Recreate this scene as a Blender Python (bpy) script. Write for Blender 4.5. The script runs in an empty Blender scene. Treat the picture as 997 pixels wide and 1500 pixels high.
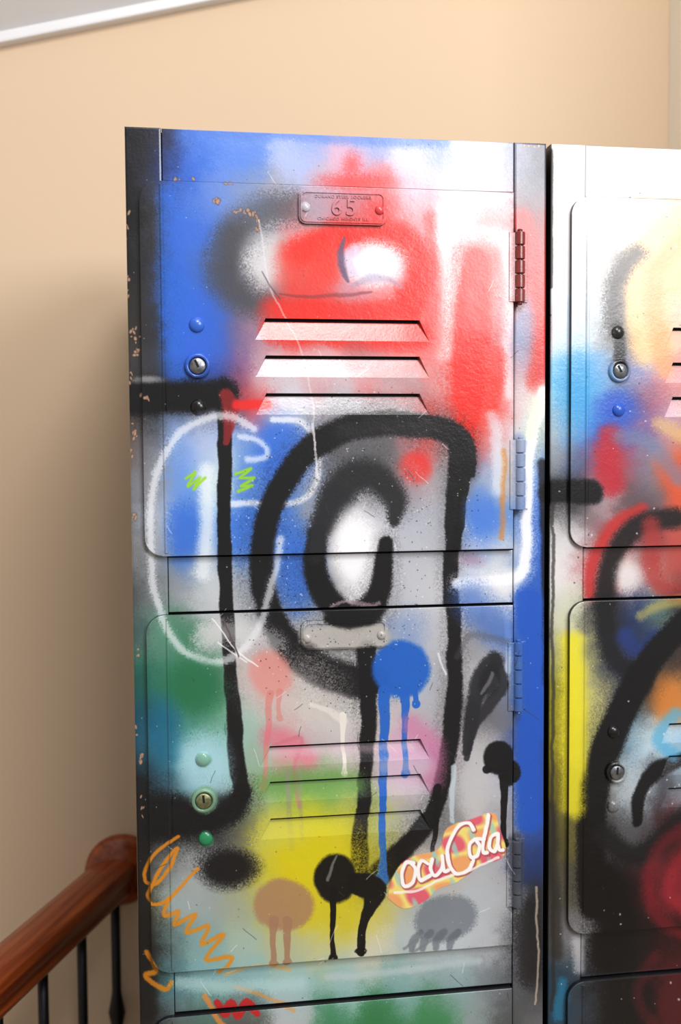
import bpy, bmesh, math
import numpy as np
from mathutils import Vector, Matrix
rng = np.random.default_rng(7)
scene = bpy.context.scene
try:
    scene.view_settings.view_transform = 'Standard'
    scene.view_settings.look = 'None'
except Exception as e:
    print(e)

# ------------------------------------------------------------------ camera calibration
F = 1540.0
CX, CY = 498.5, 750.0
W, T = 0.38, 1.80

def basis(yaw, pitch, roll):
    f = np.array([math.sin(yaw)*math.cos(pitch), math.cos(yaw)*math.cos(pitch), -math.sin(pitch)])
    r0 = np.array([math.cos(yaw), -math.sin(yaw), 0.0])
    u0 = np.cross(r0, f)
    r = r0*math.cos(roll) + u0*math.sin(roll)
    u = -r0*math.sin(roll) + u0*math.cos(roll)
    return r, u, f

def ray(px, py, B):
    r, u, f = B
    return f + r*(px-CX)/F - u*(py-CY)/F

def p2plane(px, py, B, C, y=0.0):
    d = ray(px, py, B)
    t = (y-C[1])/d[1]
    return C[0]+d[0]*t, C[2]+d[2]*t

H_LINES = [((242,265),(752,286)), ((242,815),(750,803)), ((242,899),(748,886)), ((250,1425),(746,1377)), ((257,1480),(740,1450))]
V0 = [(181,182),(190,700),(205,1400)]
VW = [(797,212),(800,750),(796,1450)]
VR = [(752,286),(750,803),(748,886),(745,1377)]
VL = [(234,190),(257,1470)]
def resid(p):
    B = basis(p[0], p[1], p[2]); C = p[3:6]
    R = []
    for q in V0: R.append(p2plane(*q, B, C)[0])
    for q in VW: R.append(p2plane(*q, B, C)[0]-W)
    for q in VR: R.append(p2plane(*q, B, C)[0]-p[6])
    for q in VL: R.append(p2plane(*q, B, C)[0]-p[7])
    for q in ((181,182),(797,212)): R.append(p2plane(*q, B, C)[1]-T)
    for i, ln in enumerate(H_LINES):
        for q in ln: R.append(p2plane(*q, B, C)[1]-p[8+i])
    return np.array(R)*1000
p = np.array([0.18, 0.07, 0.0, 0.03, -0.96, 1.54, 0.35, 0.03, 1.75, 1.42, 1.37, 1.04, 1.0])
lam = 1e-3
r0 = resid(p)
for it in range(60):
    J = np.zeros((len(r0), len(p)))
    for k in range(len(p)):
        q = p.copy(); q[k] += 1e-6
        J[:, k] = (resid(q)-r0)/1e-6
    A = J.T@J
    dp = np.linalg.solve(A+lam*np.diag(np.diag(A)), -J.T@r0)
    r1 = resid(p+dp)
    if (r1**2).sum() < (r0**2).sum():
        p = p+dp; r0 = r1; lam *= 0.3
    else:
        lam *= 4
B = basis(p[0], p[1], p[2]); C = p[3:6].copy()
XR, XL = p[6], p[7]
ZL = list(p[8:13])

def P(px, py, y=0.0):
    return p2plane(px, py, B, C, y)
def PX_(px, py, y=0.0): return P(px, py, y)[0]
def PZ_(px, py, y=0.0): return P(px, py, y)[1]
def to_px(x, y, z):
    dx, dy, dz = x-C[0], y-C[1], z-C[2]
    r, u, f = B
    w = dx*f[0]+dy*f[1]+dz*f[2]
    return CX+F*(dx*r[0]+dy*r[1]+dz*r[2])/w, CY-F*(dx*u[0]+dy*u[1]+dz*u[2])/w

cam_d = bpy.data.cameras.new("camera"); cam = bpy.data.objects.new("camera", cam_d)
scene.collection.objects.link(cam)
M = Matrix.Identity(4)
for i in range(3):
    M[i][0] = B[0][i]; M[i][1] = B[1][i]; M[i][2] = -B[2][i]; M[i][3] = C[i]
cam.matrix_world = M
cam_d.sensor_fit = 'VERTICAL'; cam_d.sensor_height = 23.5; cam_d.lens = 23.5*F/1500.0
cam_d.clip_start = 0.02
scene.camera = cam
tx, tz = P(470, 750)
cam_d.dof.use_dof = True
cam_d.dof.focus_distance = float(np.dot(np.array([tx, 0, tz])-C, B[2]))
cam_d.dof.aperture_fstop = 3.2

# ------------------------------------------------------------------ graffiti (painted numerically in face coordinates)
TX0, TX1, TZ0, TZ1 = -0.02, 0.62, 0.93, 1.83
RES = 0.0004
NW = int((TX1-TX0)/RES); NH = int((TZ1-TZ0)/RES)
gx = TX0+(np.arange(NW)+.5)*RES; gz = TZ0+(np.arange(NH)+.5)*RES
GX, GZ = np.meshgrid(gx, gz)
QX, QY = to_px(GX, 0.0, GZ)
def blur(a, n):
    for _ in range(n):
        a = (a+np.roll(a, 1, 0)+np.roll(a, -1, 0))/3
        a = (a+np.roll(a, 1, 1)+np.roll(a, -1, 1))/3
    return a
def lownoise(cell):
    h, w = int(NH/cell)+3, int(NW/cell)+3
    g = rng.uniform(-1, 1, (h, w))
    yy = np.arange(NH)/cell; xx = np.arange(NW)/cell
    iy = yy.astype(int); ix = xx.astype(int)
    fy = (yy-iy); fx = (xx-ix); fy = (fy*fy*(3-2*fy))[:, None]; fx = (fx*fx*(3-2*fx))[None, :]
    a = g[iy][:, ix]; b = g[iy][:, ix+1]; c = g[iy+1][:, ix]; d = g[iy+1][:, ix+1]
    return (a*(1-fx)+b*fx)*(1-fy)+(c*(1-fx)+d*fx)*fy
n0 = rng.normal(0, 1, (NH, NW)); n1 = blur(rng.normal(0, 1, (NH, NW)), 1); n1 /= n1.std()
NS = n0*.6+n1*.8
W1, W2 = lownoise(45), lownoise(45)
WX = QX+W1*2.0+lownoise(12)*0.6; WY = QY+W2*2.0+lownoise(12)*0.6

FIELD1 = """
195|185 20,20,25|215 30,30,38|245 50,60,95|290 80,125,215|360 105,142,215|450 140,160,215|540 150,165,215|640 165,175,215|720 190,195,220|770 140,145,165|795 60,60,70
235|185 15,15,18|215 45,45,55|243 30,45,100|275 55,105,210|350 85,130,222|430 170,185,230|510 210,170,195|600 205,210,235|700 215,220,235|760 150,155,175|790 70,70,80
290|190 15,15,18|225 55,55,65|260 60,105,200|320 110,140,210|360 130,145,180|410 150,150,165|470 190,165,180|520 205,125,135|560 222,110,110|600 235,190,205|690 225,215,225|730 205,192,198|775 110,105,115
340|190 20,20,22|225 60,60,65|265 60,110,205|305 75,115,195|345 80,80,90|385 165,165,175|440 210,140,145|520 225,70,65|580 225,75,70|625 215,165,175|670 230,190,196|720 225,135,135|775 150,60,60
390|190 25,25,25|225 45,45,52|265 50,105,210|305 80,95,130|340 70,70,75|380 210,210,210|430 210,100,90|470 225,70,60|500 190,160,180|545 245,242,248|590 230,180,190|620 215,50,50|655 240,215,222|690 225,95,90|730 225,140,140|775 170,60,60
440|190 40,38,36|225 50,50,56|265 50,105,210|310 65,90,160|350 90,90,100|400 150,100,105|450 210,65,60|520 200,115,125|560 225,100,100|610 220,50,45|650 230,185,192|685 225,60,50|720 215,175,180|760 220,135,135|790 190,60,55
490|190 50,46,42|225 40,40,46|265 50,105,210|310 55,95,190|345 90,90,140|375 160,120,140|430 215,70,65|520 220,50,45|600 225,60,55|640 222,120,120|670 225,60,50|710 200,110,115|755 140,155,185|790 215,65,60
540|190 60,58,56|225 60,60,66|265 50,100,200|310 55,80,170|345 130,90,140|400 185,160,170|470 200,140,145|540 215,95,95|600 220,110,105|640 205,160,165|675 225,50,40|720 215,80,75|760 170,170,190|790 200,80,80
590|190 30,30,30|230 15,15,17|290 15,15,17|330 60,40,60|370 220,80,80|420 200,200,210|500 180,180,188|570 170,145,150|620 190,120,120|675 225,50,40|720 220,75,70|755 215,190,195|785 225,235,220
640|190 100,85,80|225 100,105,115|260 130,160,215|300 180,190,220|350 100,145,210|400 80,125,210|440 170,180,210|490 90,90,94|560 100,100,102|610 180,110,115|640 120,115,120|680 225,50,40|715 205,120,120|745 215,220,230|785 150,170,170
700|195 110,110,115|225 140,145,155|270 110,155,220|310 200,220,220|360 85,130,205|410 55,105,205|450 145,165,205|500 85,85,90|550 55,55,57|600 165,125,130|640 155,155,160|680 105,105,115|710 145,175,220|740 195,180,165|780 90,130,200
760|195 100,102,108|225 180,190,205|270 70,120,210|320 145,185,220|360 65,115,205|420 80,128,205|470 145,147,153|510 230,232,238|550 220,220,225|600 145,150,165|640 160,162,170|700 85,130,210|735 95,135,200|780 55,100,190
810|195 110,112,116|225 160,164,170|270 55,105,190|300 175,190,205|360 105,145,205|410 75,120,205|440 70,115,195|475 175,175,180|515 240,240,243|545 215,215,220|600 185,187,195|650 165,167,173|700 155,175,215|740 200,205,210|785 50,95,188
860|195 65,70,70|225 115,120,123|270 145,150,155|310 195,200,205|360 155,160,165|410 135,150,185|440 65,110,190|470 125,127,135|515 230,230,233|560 180,180,185|610 190,190,195|650 195,196,200|700 212,214,220|740 230,231,235|785 45,90,182
930|200 60,80,80|230 100,150,130|260 60,120,90|310 180,185,185|350 190,192,195|400 160,160,165|450 180,180,180|500 140,140,142|540 160,160,162|600 130,150,190|640 185,185,190|700 140,140,145|740 140,150,175|785 45,90,185
990|205 22,80,72|230 50,120,95|280 45,115,80|315 55,115,85|360 195,177,177|400 208,150,142|450 205,202,200|510 185,183,183|560 145,165,195|610 170,180,198|650 160,160,163|700 180,180,185|740 120,130,150|785 40,85,180
1050|205 15,65,85|235 30,105,125|275 55,125,105|310 85,145,115|360 160,188,178|410 195,172,168|460 200,196,190|510 195,193,190|560 195,186,186|610 175,170,176|650 160,160,165|700 85,85,90|735 110,110,120|780 36,76,165
1100|205 20,65,85|235 65,135,155|280 160,205,218|320 145,195,202|370 150,178,163|420 210,142,152|460 185,170,176|520 195,180,190|590 208,155,188|630 182,140,168|670 180,178,182|710 190,188,190|760 65,85,150|790 36,66,140
1150|205 20,35,45|235 45,80,100|280 120,180,195|320 170,208,210|370 140,168,132|420 102,155,82|470 112,160,86|520 150,174,120|580 195,182,194|640 180,176,186|690 190,190,192|730 185,185,190|780 46,76,150
1200|210 20,20,22|250 28,28,30|300 32,33,35|350 100,102,90|400 195,195,90|450 200,198,52|510 192,190,62|560 170,175,105|600 155,155,155|650 120,120,122|700 195,190,190|740 140,140,150|785 46,76,150
1260|210 46,44,42|250 130,135,135|290 170,176,176|330 110,112,112|380 180,180,125|430 212,200,36|500 210,198,46|560 175,170,75|600 190,184,168|660 180,180,180|720 170,170,175|780 38,56,108
1320|215 55,50,30|250 160,176,176|300 155,166,166|350 160,166,140|400 190,180,76|450 210,194,46|500 192,180,56|560 190,184,138|620 170,176,176|700 180,186,192|735 170,172,177|785 38,40,46
1380|215 28,28,28|250 100,130,130|300 130,166,166|360 165,186,170|420 180,184,146|480 195,195,146|540 205,204,182|600 180,190,190|660 190,198,204|720 185,190,196|760 86,88,94|785 30,30,34
1440|215 28,42,42|250 84,132,142|300 132,182,187|360 142,187,192|430 157,197,198|500 157,192,193|580 132,172,172|660 142,167,172|720 124,134,139|750 86,88,94|785 48,48,52
1490|215 20,20,22|250 95,100,100|300 76,105,95|350 86,86,80|430 182,188,192|480 62,132,92|560 52,122,72|640 62,132,82|700 142,157,157|740 76,80,80|790 104,104,108
"""
FIELD2 = """
235|815 225,225,228|850 245,245,247|900 248,248,250|960 248,248,250|1000 248,248,248
320|815 235,235,237|850 245,245,248|900 240,240,243|940 235,215,190|990 225,190,150
400|815 225,228,230|845 240,240,243|880 180,180,180|910 95,90,86|940 230,195,155|990 238,185,130
480|815 205,215,225|845 190,215,235|880 195,200,205|905 80,78,78|940 236,196,156|970 242,190,138|1000 230,180,165
560|812 130,190,220|845 75,160,215|875 125,175,220|905 100,110,145|935 140,150,195|970 210,145,145|1000 205,135,135
620|812 165,180,190|845 85,145,215|880 36,86,190|910 56,86,190|940 135,90,125|975 175,145,185|1000 180,140,115
680|812 145,150,155|840 75,95,145|880 170,55,70|910 175,60,70|945 105,125,155|975 200,105,75|1000 205,85,55
730|812 20,20,22|845 30,30,32|880 180,175,180|920 80,75,78|960 100,90,100|1000 180,110,100
780|812 205,205,207|835 210,210,213|870 120,85,92|900 175,65,70|940 95,45,50|980 175,75,70|1000 185,80,70
830|812 220,220,220|835 225,225,227|860 180,125,130|880 185,75,75|920 218,208,208|945 175,140,140|980 175,75,70
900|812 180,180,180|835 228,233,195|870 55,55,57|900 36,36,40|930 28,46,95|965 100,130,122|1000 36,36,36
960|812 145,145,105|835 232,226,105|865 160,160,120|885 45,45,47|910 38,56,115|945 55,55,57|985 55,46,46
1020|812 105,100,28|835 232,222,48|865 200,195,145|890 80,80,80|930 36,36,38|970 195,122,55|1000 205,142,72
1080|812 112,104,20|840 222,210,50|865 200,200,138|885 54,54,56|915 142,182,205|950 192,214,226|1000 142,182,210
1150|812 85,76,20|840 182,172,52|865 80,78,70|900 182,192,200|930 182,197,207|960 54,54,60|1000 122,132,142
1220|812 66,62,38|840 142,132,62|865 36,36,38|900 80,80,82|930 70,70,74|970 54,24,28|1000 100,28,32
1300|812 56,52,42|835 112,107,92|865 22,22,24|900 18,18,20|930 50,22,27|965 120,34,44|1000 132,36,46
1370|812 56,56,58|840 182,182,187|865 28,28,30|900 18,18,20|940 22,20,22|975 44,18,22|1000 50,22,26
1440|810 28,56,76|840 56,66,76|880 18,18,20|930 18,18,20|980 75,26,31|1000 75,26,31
"""
def parse(s):
    o = []
    for ln in s.strip().splitlines():
        a = ln.split('|'); y = float(a[0])
        for b in a[1:]:
            x, c = b.split(' '); o.append([float(x), y]+[float(v) for v in c.split(',')])
    return np.array(o)
def field(pts, x0, x1):
    xs = np.arange(x0, x1, 5.0); ys = np.arange(150, 1560, 5.0)
    X, Y = np.meshgrid(xs, ys); num = np.zeros(X.shape+(3,)); den = np.zeros(X.shape)+1e-12
    for q in pts:
        w = np.exp(-((X-q[0])**2/(2*18**2)+(Y-q[1])**2/(2*24**2)))+1e-5*np.exp(-((X-q[0])**2+(Y-q[1])**2)/(2*60**2))
        num += w[..., None]*q[2:5]; den += w
    G = num/den[..., None]/255.0
    return xs, ys, G
def samp(fld, X, Y):
    xs, ys, G = fld
    u = np.clip((X-xs[0])/5.0, 0, len(xs)-1.001); v = np.clip((Y-ys[0])/5.0, 0, len(ys)-1.001)
    i = u.astype(int); j = v.astype(int); a = (u-i)[..., None]; b = (v-j)[..., None]
    return (G[j, i]*(1-a)+G[j, i+1]*a)*(1-b)+(G[j+1, i]*(1-a)+G[j+1, i+1]*a)*b
JX = WX+NS*3.0+lownoise(18)*5+lownoise(60)*7; JY = WY+np.roll(NS, 77, 0)*3.0+lownoise(18)*5+lownoise(60)*7
f1 = field(parse(FIELD1), 150, 830); f2 = field(parse(FIELD2), 795, 1060)
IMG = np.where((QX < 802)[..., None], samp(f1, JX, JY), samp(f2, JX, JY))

def sl(x0, y0, x1, y1):
    c = [P(x0, y0), P(x1, y0), P(x0, y1), P(x1, y1)]
    ax = min(q[0] for q in c); bx = max(q[0] for q in c); az = min(q[1] for q in c); bz = max(q[1] for q in c)
    i0 = max(0, int((ax-TX0)/RES)); i1 = min(NW, int((bx-TX0)/RES)+2)
    j0 = max(0, int((az-TZ0)/RES)); j1 = min(NH, int((bz-TZ0)/RES)+2)
    return j0, j1, i0, i1
SPK = 0.75
def lay(s, raw, col, a, spk):
    raw = raw*raw*(3-2*raw)
    al = np.clip(raw+NS[s]*spk*1.6*SPK*raw*(1-raw), 0, 1)*a
    IMG[s] = IMG[s]*(1-al[..., None])+np.array(col)/255.0*al[..., None]
def catm(pts, n=6):
    pts = [tuple(q) for q in pts]
    if len(pts) < 3: return pts
    P_ = [pts[0]]+pts+[pts[-1]]; out = []
    for k in range(1, len(P_)-2):
        a, b, c, d = [np.array(P_[k+i], float) for i in (-1, 0, 1, 2)]
        for t in np.arange(n)/n:
            out.append(0.5*((2*b)+(c-a)*t+(2*a-5*b+4*c-d)*t*t+(3*b-a-3*c+d)*t**3))
    out.append(np.array(pts[-1], float)); return out
def stroke(pts, r, col, a=1.0, soft=0.2, spk=0.6, sm=True, halo=0.0):
    pts = [q if len(q) == 3 else (q[0], q[1], r) for q in pts]
    if sm: pts = catm(pts)
    if halo > 0:
        _stroke(pts, col, halo, 0.75, 1.8, 1.6)
    _stroke(pts, col, a, soft, spk, 1.0)
def _stroke(pts, col, a, soft, spk, mul):
    rm = max(q[2] for q in pts)*mul*(1+soft)+6
    X = [q[0] for q in pts]; Y = [q[1] for q in pts]
    j0, j1, i0, i1 = sl(min(X)-rm, min(Y)-rm, max(X)+rm, max(Y)+rm)
    if j1 <= j0 or i1 <= i0: return
    D = np.full((j1-j0, i1-i0), 9.0)
    for k in range(len(pts)-1):
        x0, y0, r0_ = pts[k]; x1, y1, r1_ = pts[k+1]
        r0_ *= mul; r1_ *= mul
        a0, a1, b0, b1 = sl(min(x0, x1)-rm, min(y0, y1)-rm, max(x0, x1)+rm, max(y0, y1)+rm)
        a0 = max(a0, j0); a1 = min(a1, j1); b0 = max(b0, i0); b1 = min(b1, i1)
        if a1 <= a0 or b1 <= b0: continue
        qx = WX[a0:a1, b0:b1]; qy = WY[a0:a1, b0:b1]
        dx, dy = x1-x0, y1-y0; L = dx*dx+dy*dy+1e-9
        t = np.clip(((qx-x0)*dx+(qy-y0)*dy)/L, 0, 1)
        d = np.hypot(qx-x0-t*dx, qy-y0-t*dy)/(r0_+(r1_-r0_)*t)
        v = D[a0-j0:a1-j0, b0-i0:b1-i0]; np.minimum(v, d, out=v)
    lay((slice(j0, j1), slice(i0, i1)), np.clip((1+soft-D)/(2*soft), 0, 1), col, a, spk)
def blob(x, y, rx, ry, col, a=1.0, soft=0.3, spk=0.6, ang=0):
    m = max(rx, ry)*(1+soft)+8
    j0, j1, i0, i1 = sl(x-m, y-m, x+m, y+m)
    if j1 <= j0 or i1 <= i0: return
    s = (slice(j0, j1), slice(i0, i1)); ca, sa = math.cos(math.radians(ang)), math.sin(math.radians(ang))
    dx = WX[s]-x; dy = WY[s]-y
    D = np.hypot((dx*ca+dy*sa)/rx, (-dx*sa+dy*ca)/ry)
    lay(s, np.clip((1+soft-D)/(2*soft), 0, 1), col, a, spk)
def drip(x, y0, y1, w, col, a=1.0, dx=0, bulb=1.3):
    stroke([(x, y0, w*1.2), (x+dx*.4, y0+(y1-y0)*.4, w*.8), (x+dx*.8, y0+(y1-y0)*.9, w*.75), (x+dx, y1, w*bulb)], w, col, a, .15, .15)
def poly(pts, colfn, a=1.0, px=None):
    X = [q[0] for q in pts]; Y = [q[1] for q in pts]
    j0, j1, i0, i1 = sl(min(X)-3, min(Y)-3, max(X)+3, max(Y)+3); s = (slice(j0, j1), slice(i0, i1))
    x = QX[s]; y = QY[s]; ins = np.zeros(x.shape, bool); n = len(pts)
    for k in range(n):
        xa, ya = pts[k]; xb, yb = pts[(k+1) % n]
        if ya == yb: continue
        c = ((ya > y) != (yb > y)) & (x < (xb-xa)*(y-ya)/(yb-ya)+xa); ins ^= c
    al = (blur(ins.astype(float), 1)*a)[..., None]
    IMG[s] = IMG[s]*(1-al)+colfn(x, y)*al

K = (13, 12, 14); WH = (243, 244, 248); RD = (224, 38, 28); BL = (42, 98, 200)
# --- door 1 / top rail, background layer
stroke([(300,193),(420,196),(560,204),(650,208)], 9, (85,125,210), .6, .8)
blob(520,266,48,12, (222,62,60), .75, .8); blob(515,242,12,18,(224,60,58),.65,.9)
stroke([(248,290),(250,400),(255,540)], 16, (40,100,210), .6, .8)
blob(285,330,36,60,(56,104,208),.7,.8); blob(292,480,36,80,(48,100,210),.75,.7)
stroke([(425,308),(385,312),(346,336),(326,375),(334,420),(385,444)], 23, (70,70,76), .75, .8, 1.0)
blob(388,392,26,30,(208,208,212),.8,.9,1.0)
stroke([(440,372),(485,350),(545,345),(590,358),(612,400),(600,440)], 22, (224,42,34), .95, .6)
stroke([(425,380),(430,420),(450,444)], 20, (220,62,54), .65, .9)
blob(475,388,26,34,(224,60,50),.85,.6)
blob(548,387,42,30,(240,238,246),.95,.5)
stroke([(520,365,8),(505,380,8),(515,400,6)],6,(206,196,222),.7,.7)
stroke([(503,350,2),(497,370,5),(500,395,5),(508,412,2)], 6, (90,80,112), .8, .6)
stroke([(515,418,3),(540,408,6),(568,412,4),(585,422,2)],5,(150,140,170),.5,.8)
stroke([(410,452),(500,458),(600,455)], 14, (222,44,36), .8, .7)
stroke([(400,485),(500,490),(612,492)], 17, (222,40,32), .92, .6)
stroke([(395,455),(430,470),(470,460)],16,(222,48,40),.65,.8)
stroke([(410,432,1.5),(450,436,2.5),(500,434,3),(540,428,2)],2,(110,50,60),.5,.6)
stroke([(630,320,10),(636,380,11),(634,440,11),(622,490,8)],10,(220,64,60),.6,.9)
stroke([(645,310),(650,380),(654,450),(650,520)], 10, WH, .6, .9)
stroke([(650,350),(690,345),(735,352)], 13, WH, .55, .9)
stroke([(736,360),(742,430),(738,520),(742,580)], 8, WH, .55, .9)
stroke([(694,385,18),(690,470,24),(686,560,24),(682,620,15),(681,664,4)], 20, RD, .99, .28, .7, halo=.35)
stroke([(700,390),(705,440)],18,(222,72,66),.4,.9)
stroke([(722,520,14),(722,560,13),(716,610,8)], 14, (222,56,48), .85, .6)
stroke([(765,320),(780,400),(790,480),(785,560)], 13, (208,50,46), .8, .8)
blob(768,480,15,44,(130,150,186),.75,.7)
stroke([(380,560),(470,550),(600,556)], 16, (204,196,204), .5, .9)
stroke([(400,525),(480,525),(600,530)],9,(222,190,198),.45,.8)
stroke([(400,610),(500,600),(600,605)], 14, (165,166,174), .6, .9)
stroke([(520,520),(560,540),(600,560),(620,600)],16,(140,118,126),.4,.9,1.2)
stroke([(625,600),(625,650),(612,690)], 16, (216,76,74), .6, .9)
blob(605,684,23,24,(218,50,46),.9,.4)
blob(500,308,60,22,(184,108,122),.6,.8); blob(548,312,20,18,(212,54,54),.7,.8); blob(458,308,20,20,(158,150,166),.65,.8)
blob(330,300,50,22,(110,140,205),.4,.9)
# white / blue area left of circle
blob(300,640,44,40,(164,184,224),.55,.8,1.2); blob(265,700,22,60,(100,145,224),.5,.8)
blob(415,660,40,46,(54,108,210),.85,.5); blob(370,780,60,40,(56,110,208),.8,.6); blob(270,780,26,40,(54,108,208),.8,.6)
stroke([(400,616),(440,618),(462,644),(466,690),(452,724),(417,737),(340,737)], 4.5, WH, .7, .6, .9, halo=.12)
stroke([(350,640),(372,643),(390,656),(385,670),(362,672)], 4, (236,240,250), .6, .8, halo=.1)
stroke([(300,690),(303,750),(298,840)], 11, (235,242,246), .7, .8)
for a_ in ([(272,700),(285,690),(275,712),(292,700),(284,716),(300,700)], [(343,694),(368,684),(350,700),(372,698),(352,712),(368,710),(348,720)]):
    stroke(a_, 2.2, (150,210,30), .85, .6, .3, sm=False)
blob(525,760,70,90,(168,170,180),.5,.8,1.0)
blob(435,830,38,58,(54,108,204),.85,.5); blob(600,800,38,80,(182,186,196),.6,.8,1.1)
# inner ring
stroke([(574,762,8),(575,728,18),(540,696,22),(502,710,25),(479,760,21)], 20, (34,34,37), .95, .5, .8, halo=.2)
blob(516,804,34,52,WH,.96,.5)
stroke([(463,780,13),(461,830,17),(472,868,18),(497,895,19),(520,902,20),(545,888,18),(559,850,14),(563,795,10)], 15, K, .97, .28, .6, halo=.2)
blob(510,907,30,14,K,.92,.3)
stroke([(486,722,17),(468,770,15),(461,810,14)],12,(36,36,40),.9,.5)
stroke([(486,890,3),(505,882,2),(520,884,3),(545,889,3),(555,884,2)],3,(225,190,205),.5,.8,1.8)
# main ring
stroke([(688,694,6),(682,655,12),(657,634,16),(610,623,18),(560,621,19),(510,628,19),(463,651,19),(424,692,18),(396,742,17),(384,800,17),(386,858,18),(402,912,20),(432,954,23),(474,982,24),(520,995,24),(550,995,18)], 17, (15,14,17), .97, .28, .7, halo=.22)
stroke([(500,634),(560,628),(620,630)],12,(60,60,64),.3,.8)
stroke([(670,650,14),(663,720,12),(661,800,11),(662,900,11),(664,1000,11),(660,1060,13),(650,1120,12),(636,1180,12),(600,1230,15),(560,1270,17),(535,1300,14)], 12, K, .96, .22, .7, halo=.2)
stroke([(676,665,8),(680,700,7),(672,760,6),(664,800,6)],8,K,.95,.2)
# left long line + horizontals
stroke([(190,585),(240,582),(300,582),(325,578)], 23, K, .97, .35, .8, halo=.2)
stroke([(325,575,12),(328,640,10),(328,740,10),(330,840,10),(334,930,10),(340,1020,10),(345,1100,12),(352,1160,12)], 10, K, .97, .16, .5)
stroke([(354,1158,14),(334,1182,22),(285,1192,30),(205,1195,36)], 22, K, .97, .4, .8, halo=.35)
stroke([(330,580,10),(336,600,12),(334,625,8),(330,650,4)], 9, (140,35,40), .85, .3)
stroke([(345,594),(388,592)], 7, (230,40,38), .85, .5)
blob(218,556,20,5,(180,180,184),.6,.7)
stroke([(372,628),(335,610),(290,618),(252,646),(228,695),(219,760),(222,830),(236,900),(266,948),(312,968),(355,950),(386,900),(402,840),(410,790)], 5.0, (236,239,246), .6, .75, 1.0, halo=.12)
# white L right
stroke([(797,575),(778,640),(772,720),(770,800),(766,836),(745,850),(710,853),(672,856)], 8, WH, .9, .5, .6, halo=.35)
stroke([(788,590),(776,640)], 8,(226,240,200),.6,.7)
stroke([(735,660),(734,720),(732,785)], 4, (200,130,60), .75, .6)
stroke([(718,610),(726,650),(724,720)], 8, (215,222,235), .6, .7)
blob(705,755,24,32,(70,120,210),.75,.6)
blob(690,820,18,10,(150,90,110),.4,.8)
stroke([(740,900),(742,980)],4,(180,200,225),.7,.5)
stroke([(795,680,7),(797,760,6),(797,1000,5)],6,K,.8,.5)
stroke([(690,880),(730,920),(770,930)],26,(56,100,188),.65,.8)
stroke([(772,880),(778,1000),(774,1100),(774,1200)],20,(32,84,188),.9,.4)
stroke([(776,1330,14),(774,1380,20),(776,1430,16)],16,(24,24,27),.75,.8)
# hinge areas
stroke([(757,345),(757,442)],11,(112,40,36),.8,.5); stroke([(754,1232),(754,1322)],12,(60,64,74),.8,.5); stroke([(756,940),(756,1040)],10,(52,96,174),.7,.5); stroke([(758,645),(758,745)],9,(118,138,178),.6,.6)
# ---- door 2
stroke([(300,930),(350,925),(400,940)],16,(215,215,217),.5,.8,1.1)
blob(285,1005,42,34,(34,108,70),.85,.5); blob(240,1070,24,44,(20,95,128),.75,.6)
blob(300,1120,34,44,(166,210,222),.8,.6,.5)
blob(430,1010,60,44,(205,199,196),.5,.8,1.2)
stroke([(534,950,14),(538,1000,13),(537,1060,11),(533,1140,10),(526,1220,11),(522,1290,16)], 12, K, .97, .2, .6, halo=.15)
blob(395,985,30,34,(218,138,130),.7,.25,.6)
drip(395,1015,1150,5,(210,128,120),.7,dx=-10); drip(408,1010,1050,4,(210,128,120),.6)
blob(586,978,42,42,(28,92,188),.97,.12,.4)
for q in ((561,1010,1285,7,-4),(590,1010,1130,6,3),(604,1000,1030,5,2)):
    drip(q[0],q[1],q[2],q[3],(30,94,190),.95,dx=q[4])
blob(561,1105,7,12,(30,94,190),.9,.2); blob(559,1160,6,12,(30,94,190),.8,.2)
for q in ((500,1045,1130),):
    drip(q[0],q[1],q[2],4,(232,226,216),.9,dx=2)
stroke([(455,1030,3),(480,1040,4),(500,1052,6)],5,(226,220,214),.7,.5)
stroke([(395,1075),(430,1090),(450,1110)],14,(220,104,126),.6,.8); stroke([(600,1060),(635,1095),(632,1140)],14,(204,116,160),.6,.8)
stroke([(400,1090,3),(440,1080,3),(430,1130,3),(438,1180,3)],3,(200,110,130),.6,.5)
stroke([(390,1148),(460,1144),(520,1146)],16,(100,152,70),.65,.8)
stroke([(420,1130),(425,1240)],4,(140,140,120),.6,.5); stroke([(438,1130),(440,1225)],3,(140,140,120),.5,.5)
stroke([(400,1100),(600,1092)],7,(222,190,204),.4,.9); stroke([(560,1120),(620,1118)],12,(204,190,206),.5,.9)
blob(450,1260,80,60,(212,196,20),.8,.7,.8); blob(500,1330,60,40,(210,194,34),.65,.8)
blob(410,1215,40,22,(200,196,80),.6,.7)
blob(334,1268,42,29,(20,19,22),.97,.42,.7)
stroke([(720,968,14),(706,985,14),(694,1020,12),(688,1060,10),(680,1100,6)], 12, (26,26,30), .88, .3)
stroke([(722,965,8),(735,1000,8),(715,1030,8),(695,1060,6),(680,1110,4)], 8, (34,34,40), .88, .3)
blob(714,996,16,26,(26,26,30),.88,.35,.6,15)
stroke([(718,985,3),(712,1000,3),(702,1015,2)],3,(150,150,160),.5,.6)  # gloss highlight painted onto the black tear
stroke([(668,960,4),(690,930,5),(740,940,5)],5,(80,80,86),.4,.8)
blob(728,1108,22,24,(14,14,16),.98,.1,.3); blob(744,1130,18,18,(14,14,16),.98,.12); blob(712,1125,7,6,(14,14,16),.95,.2); drip(734,1130,1232,6,(14,14,16),.97,dx=2)
stroke([(640,1150,6),(636,1200,4),(632,1250,3)],5,K,.95,.15)
stroke([(662,1120,4),(660,1200,3)],4,(190,205,212),.8,.4)
blob(645,1270,34,34,(186,180,176),.5,.8)
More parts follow.
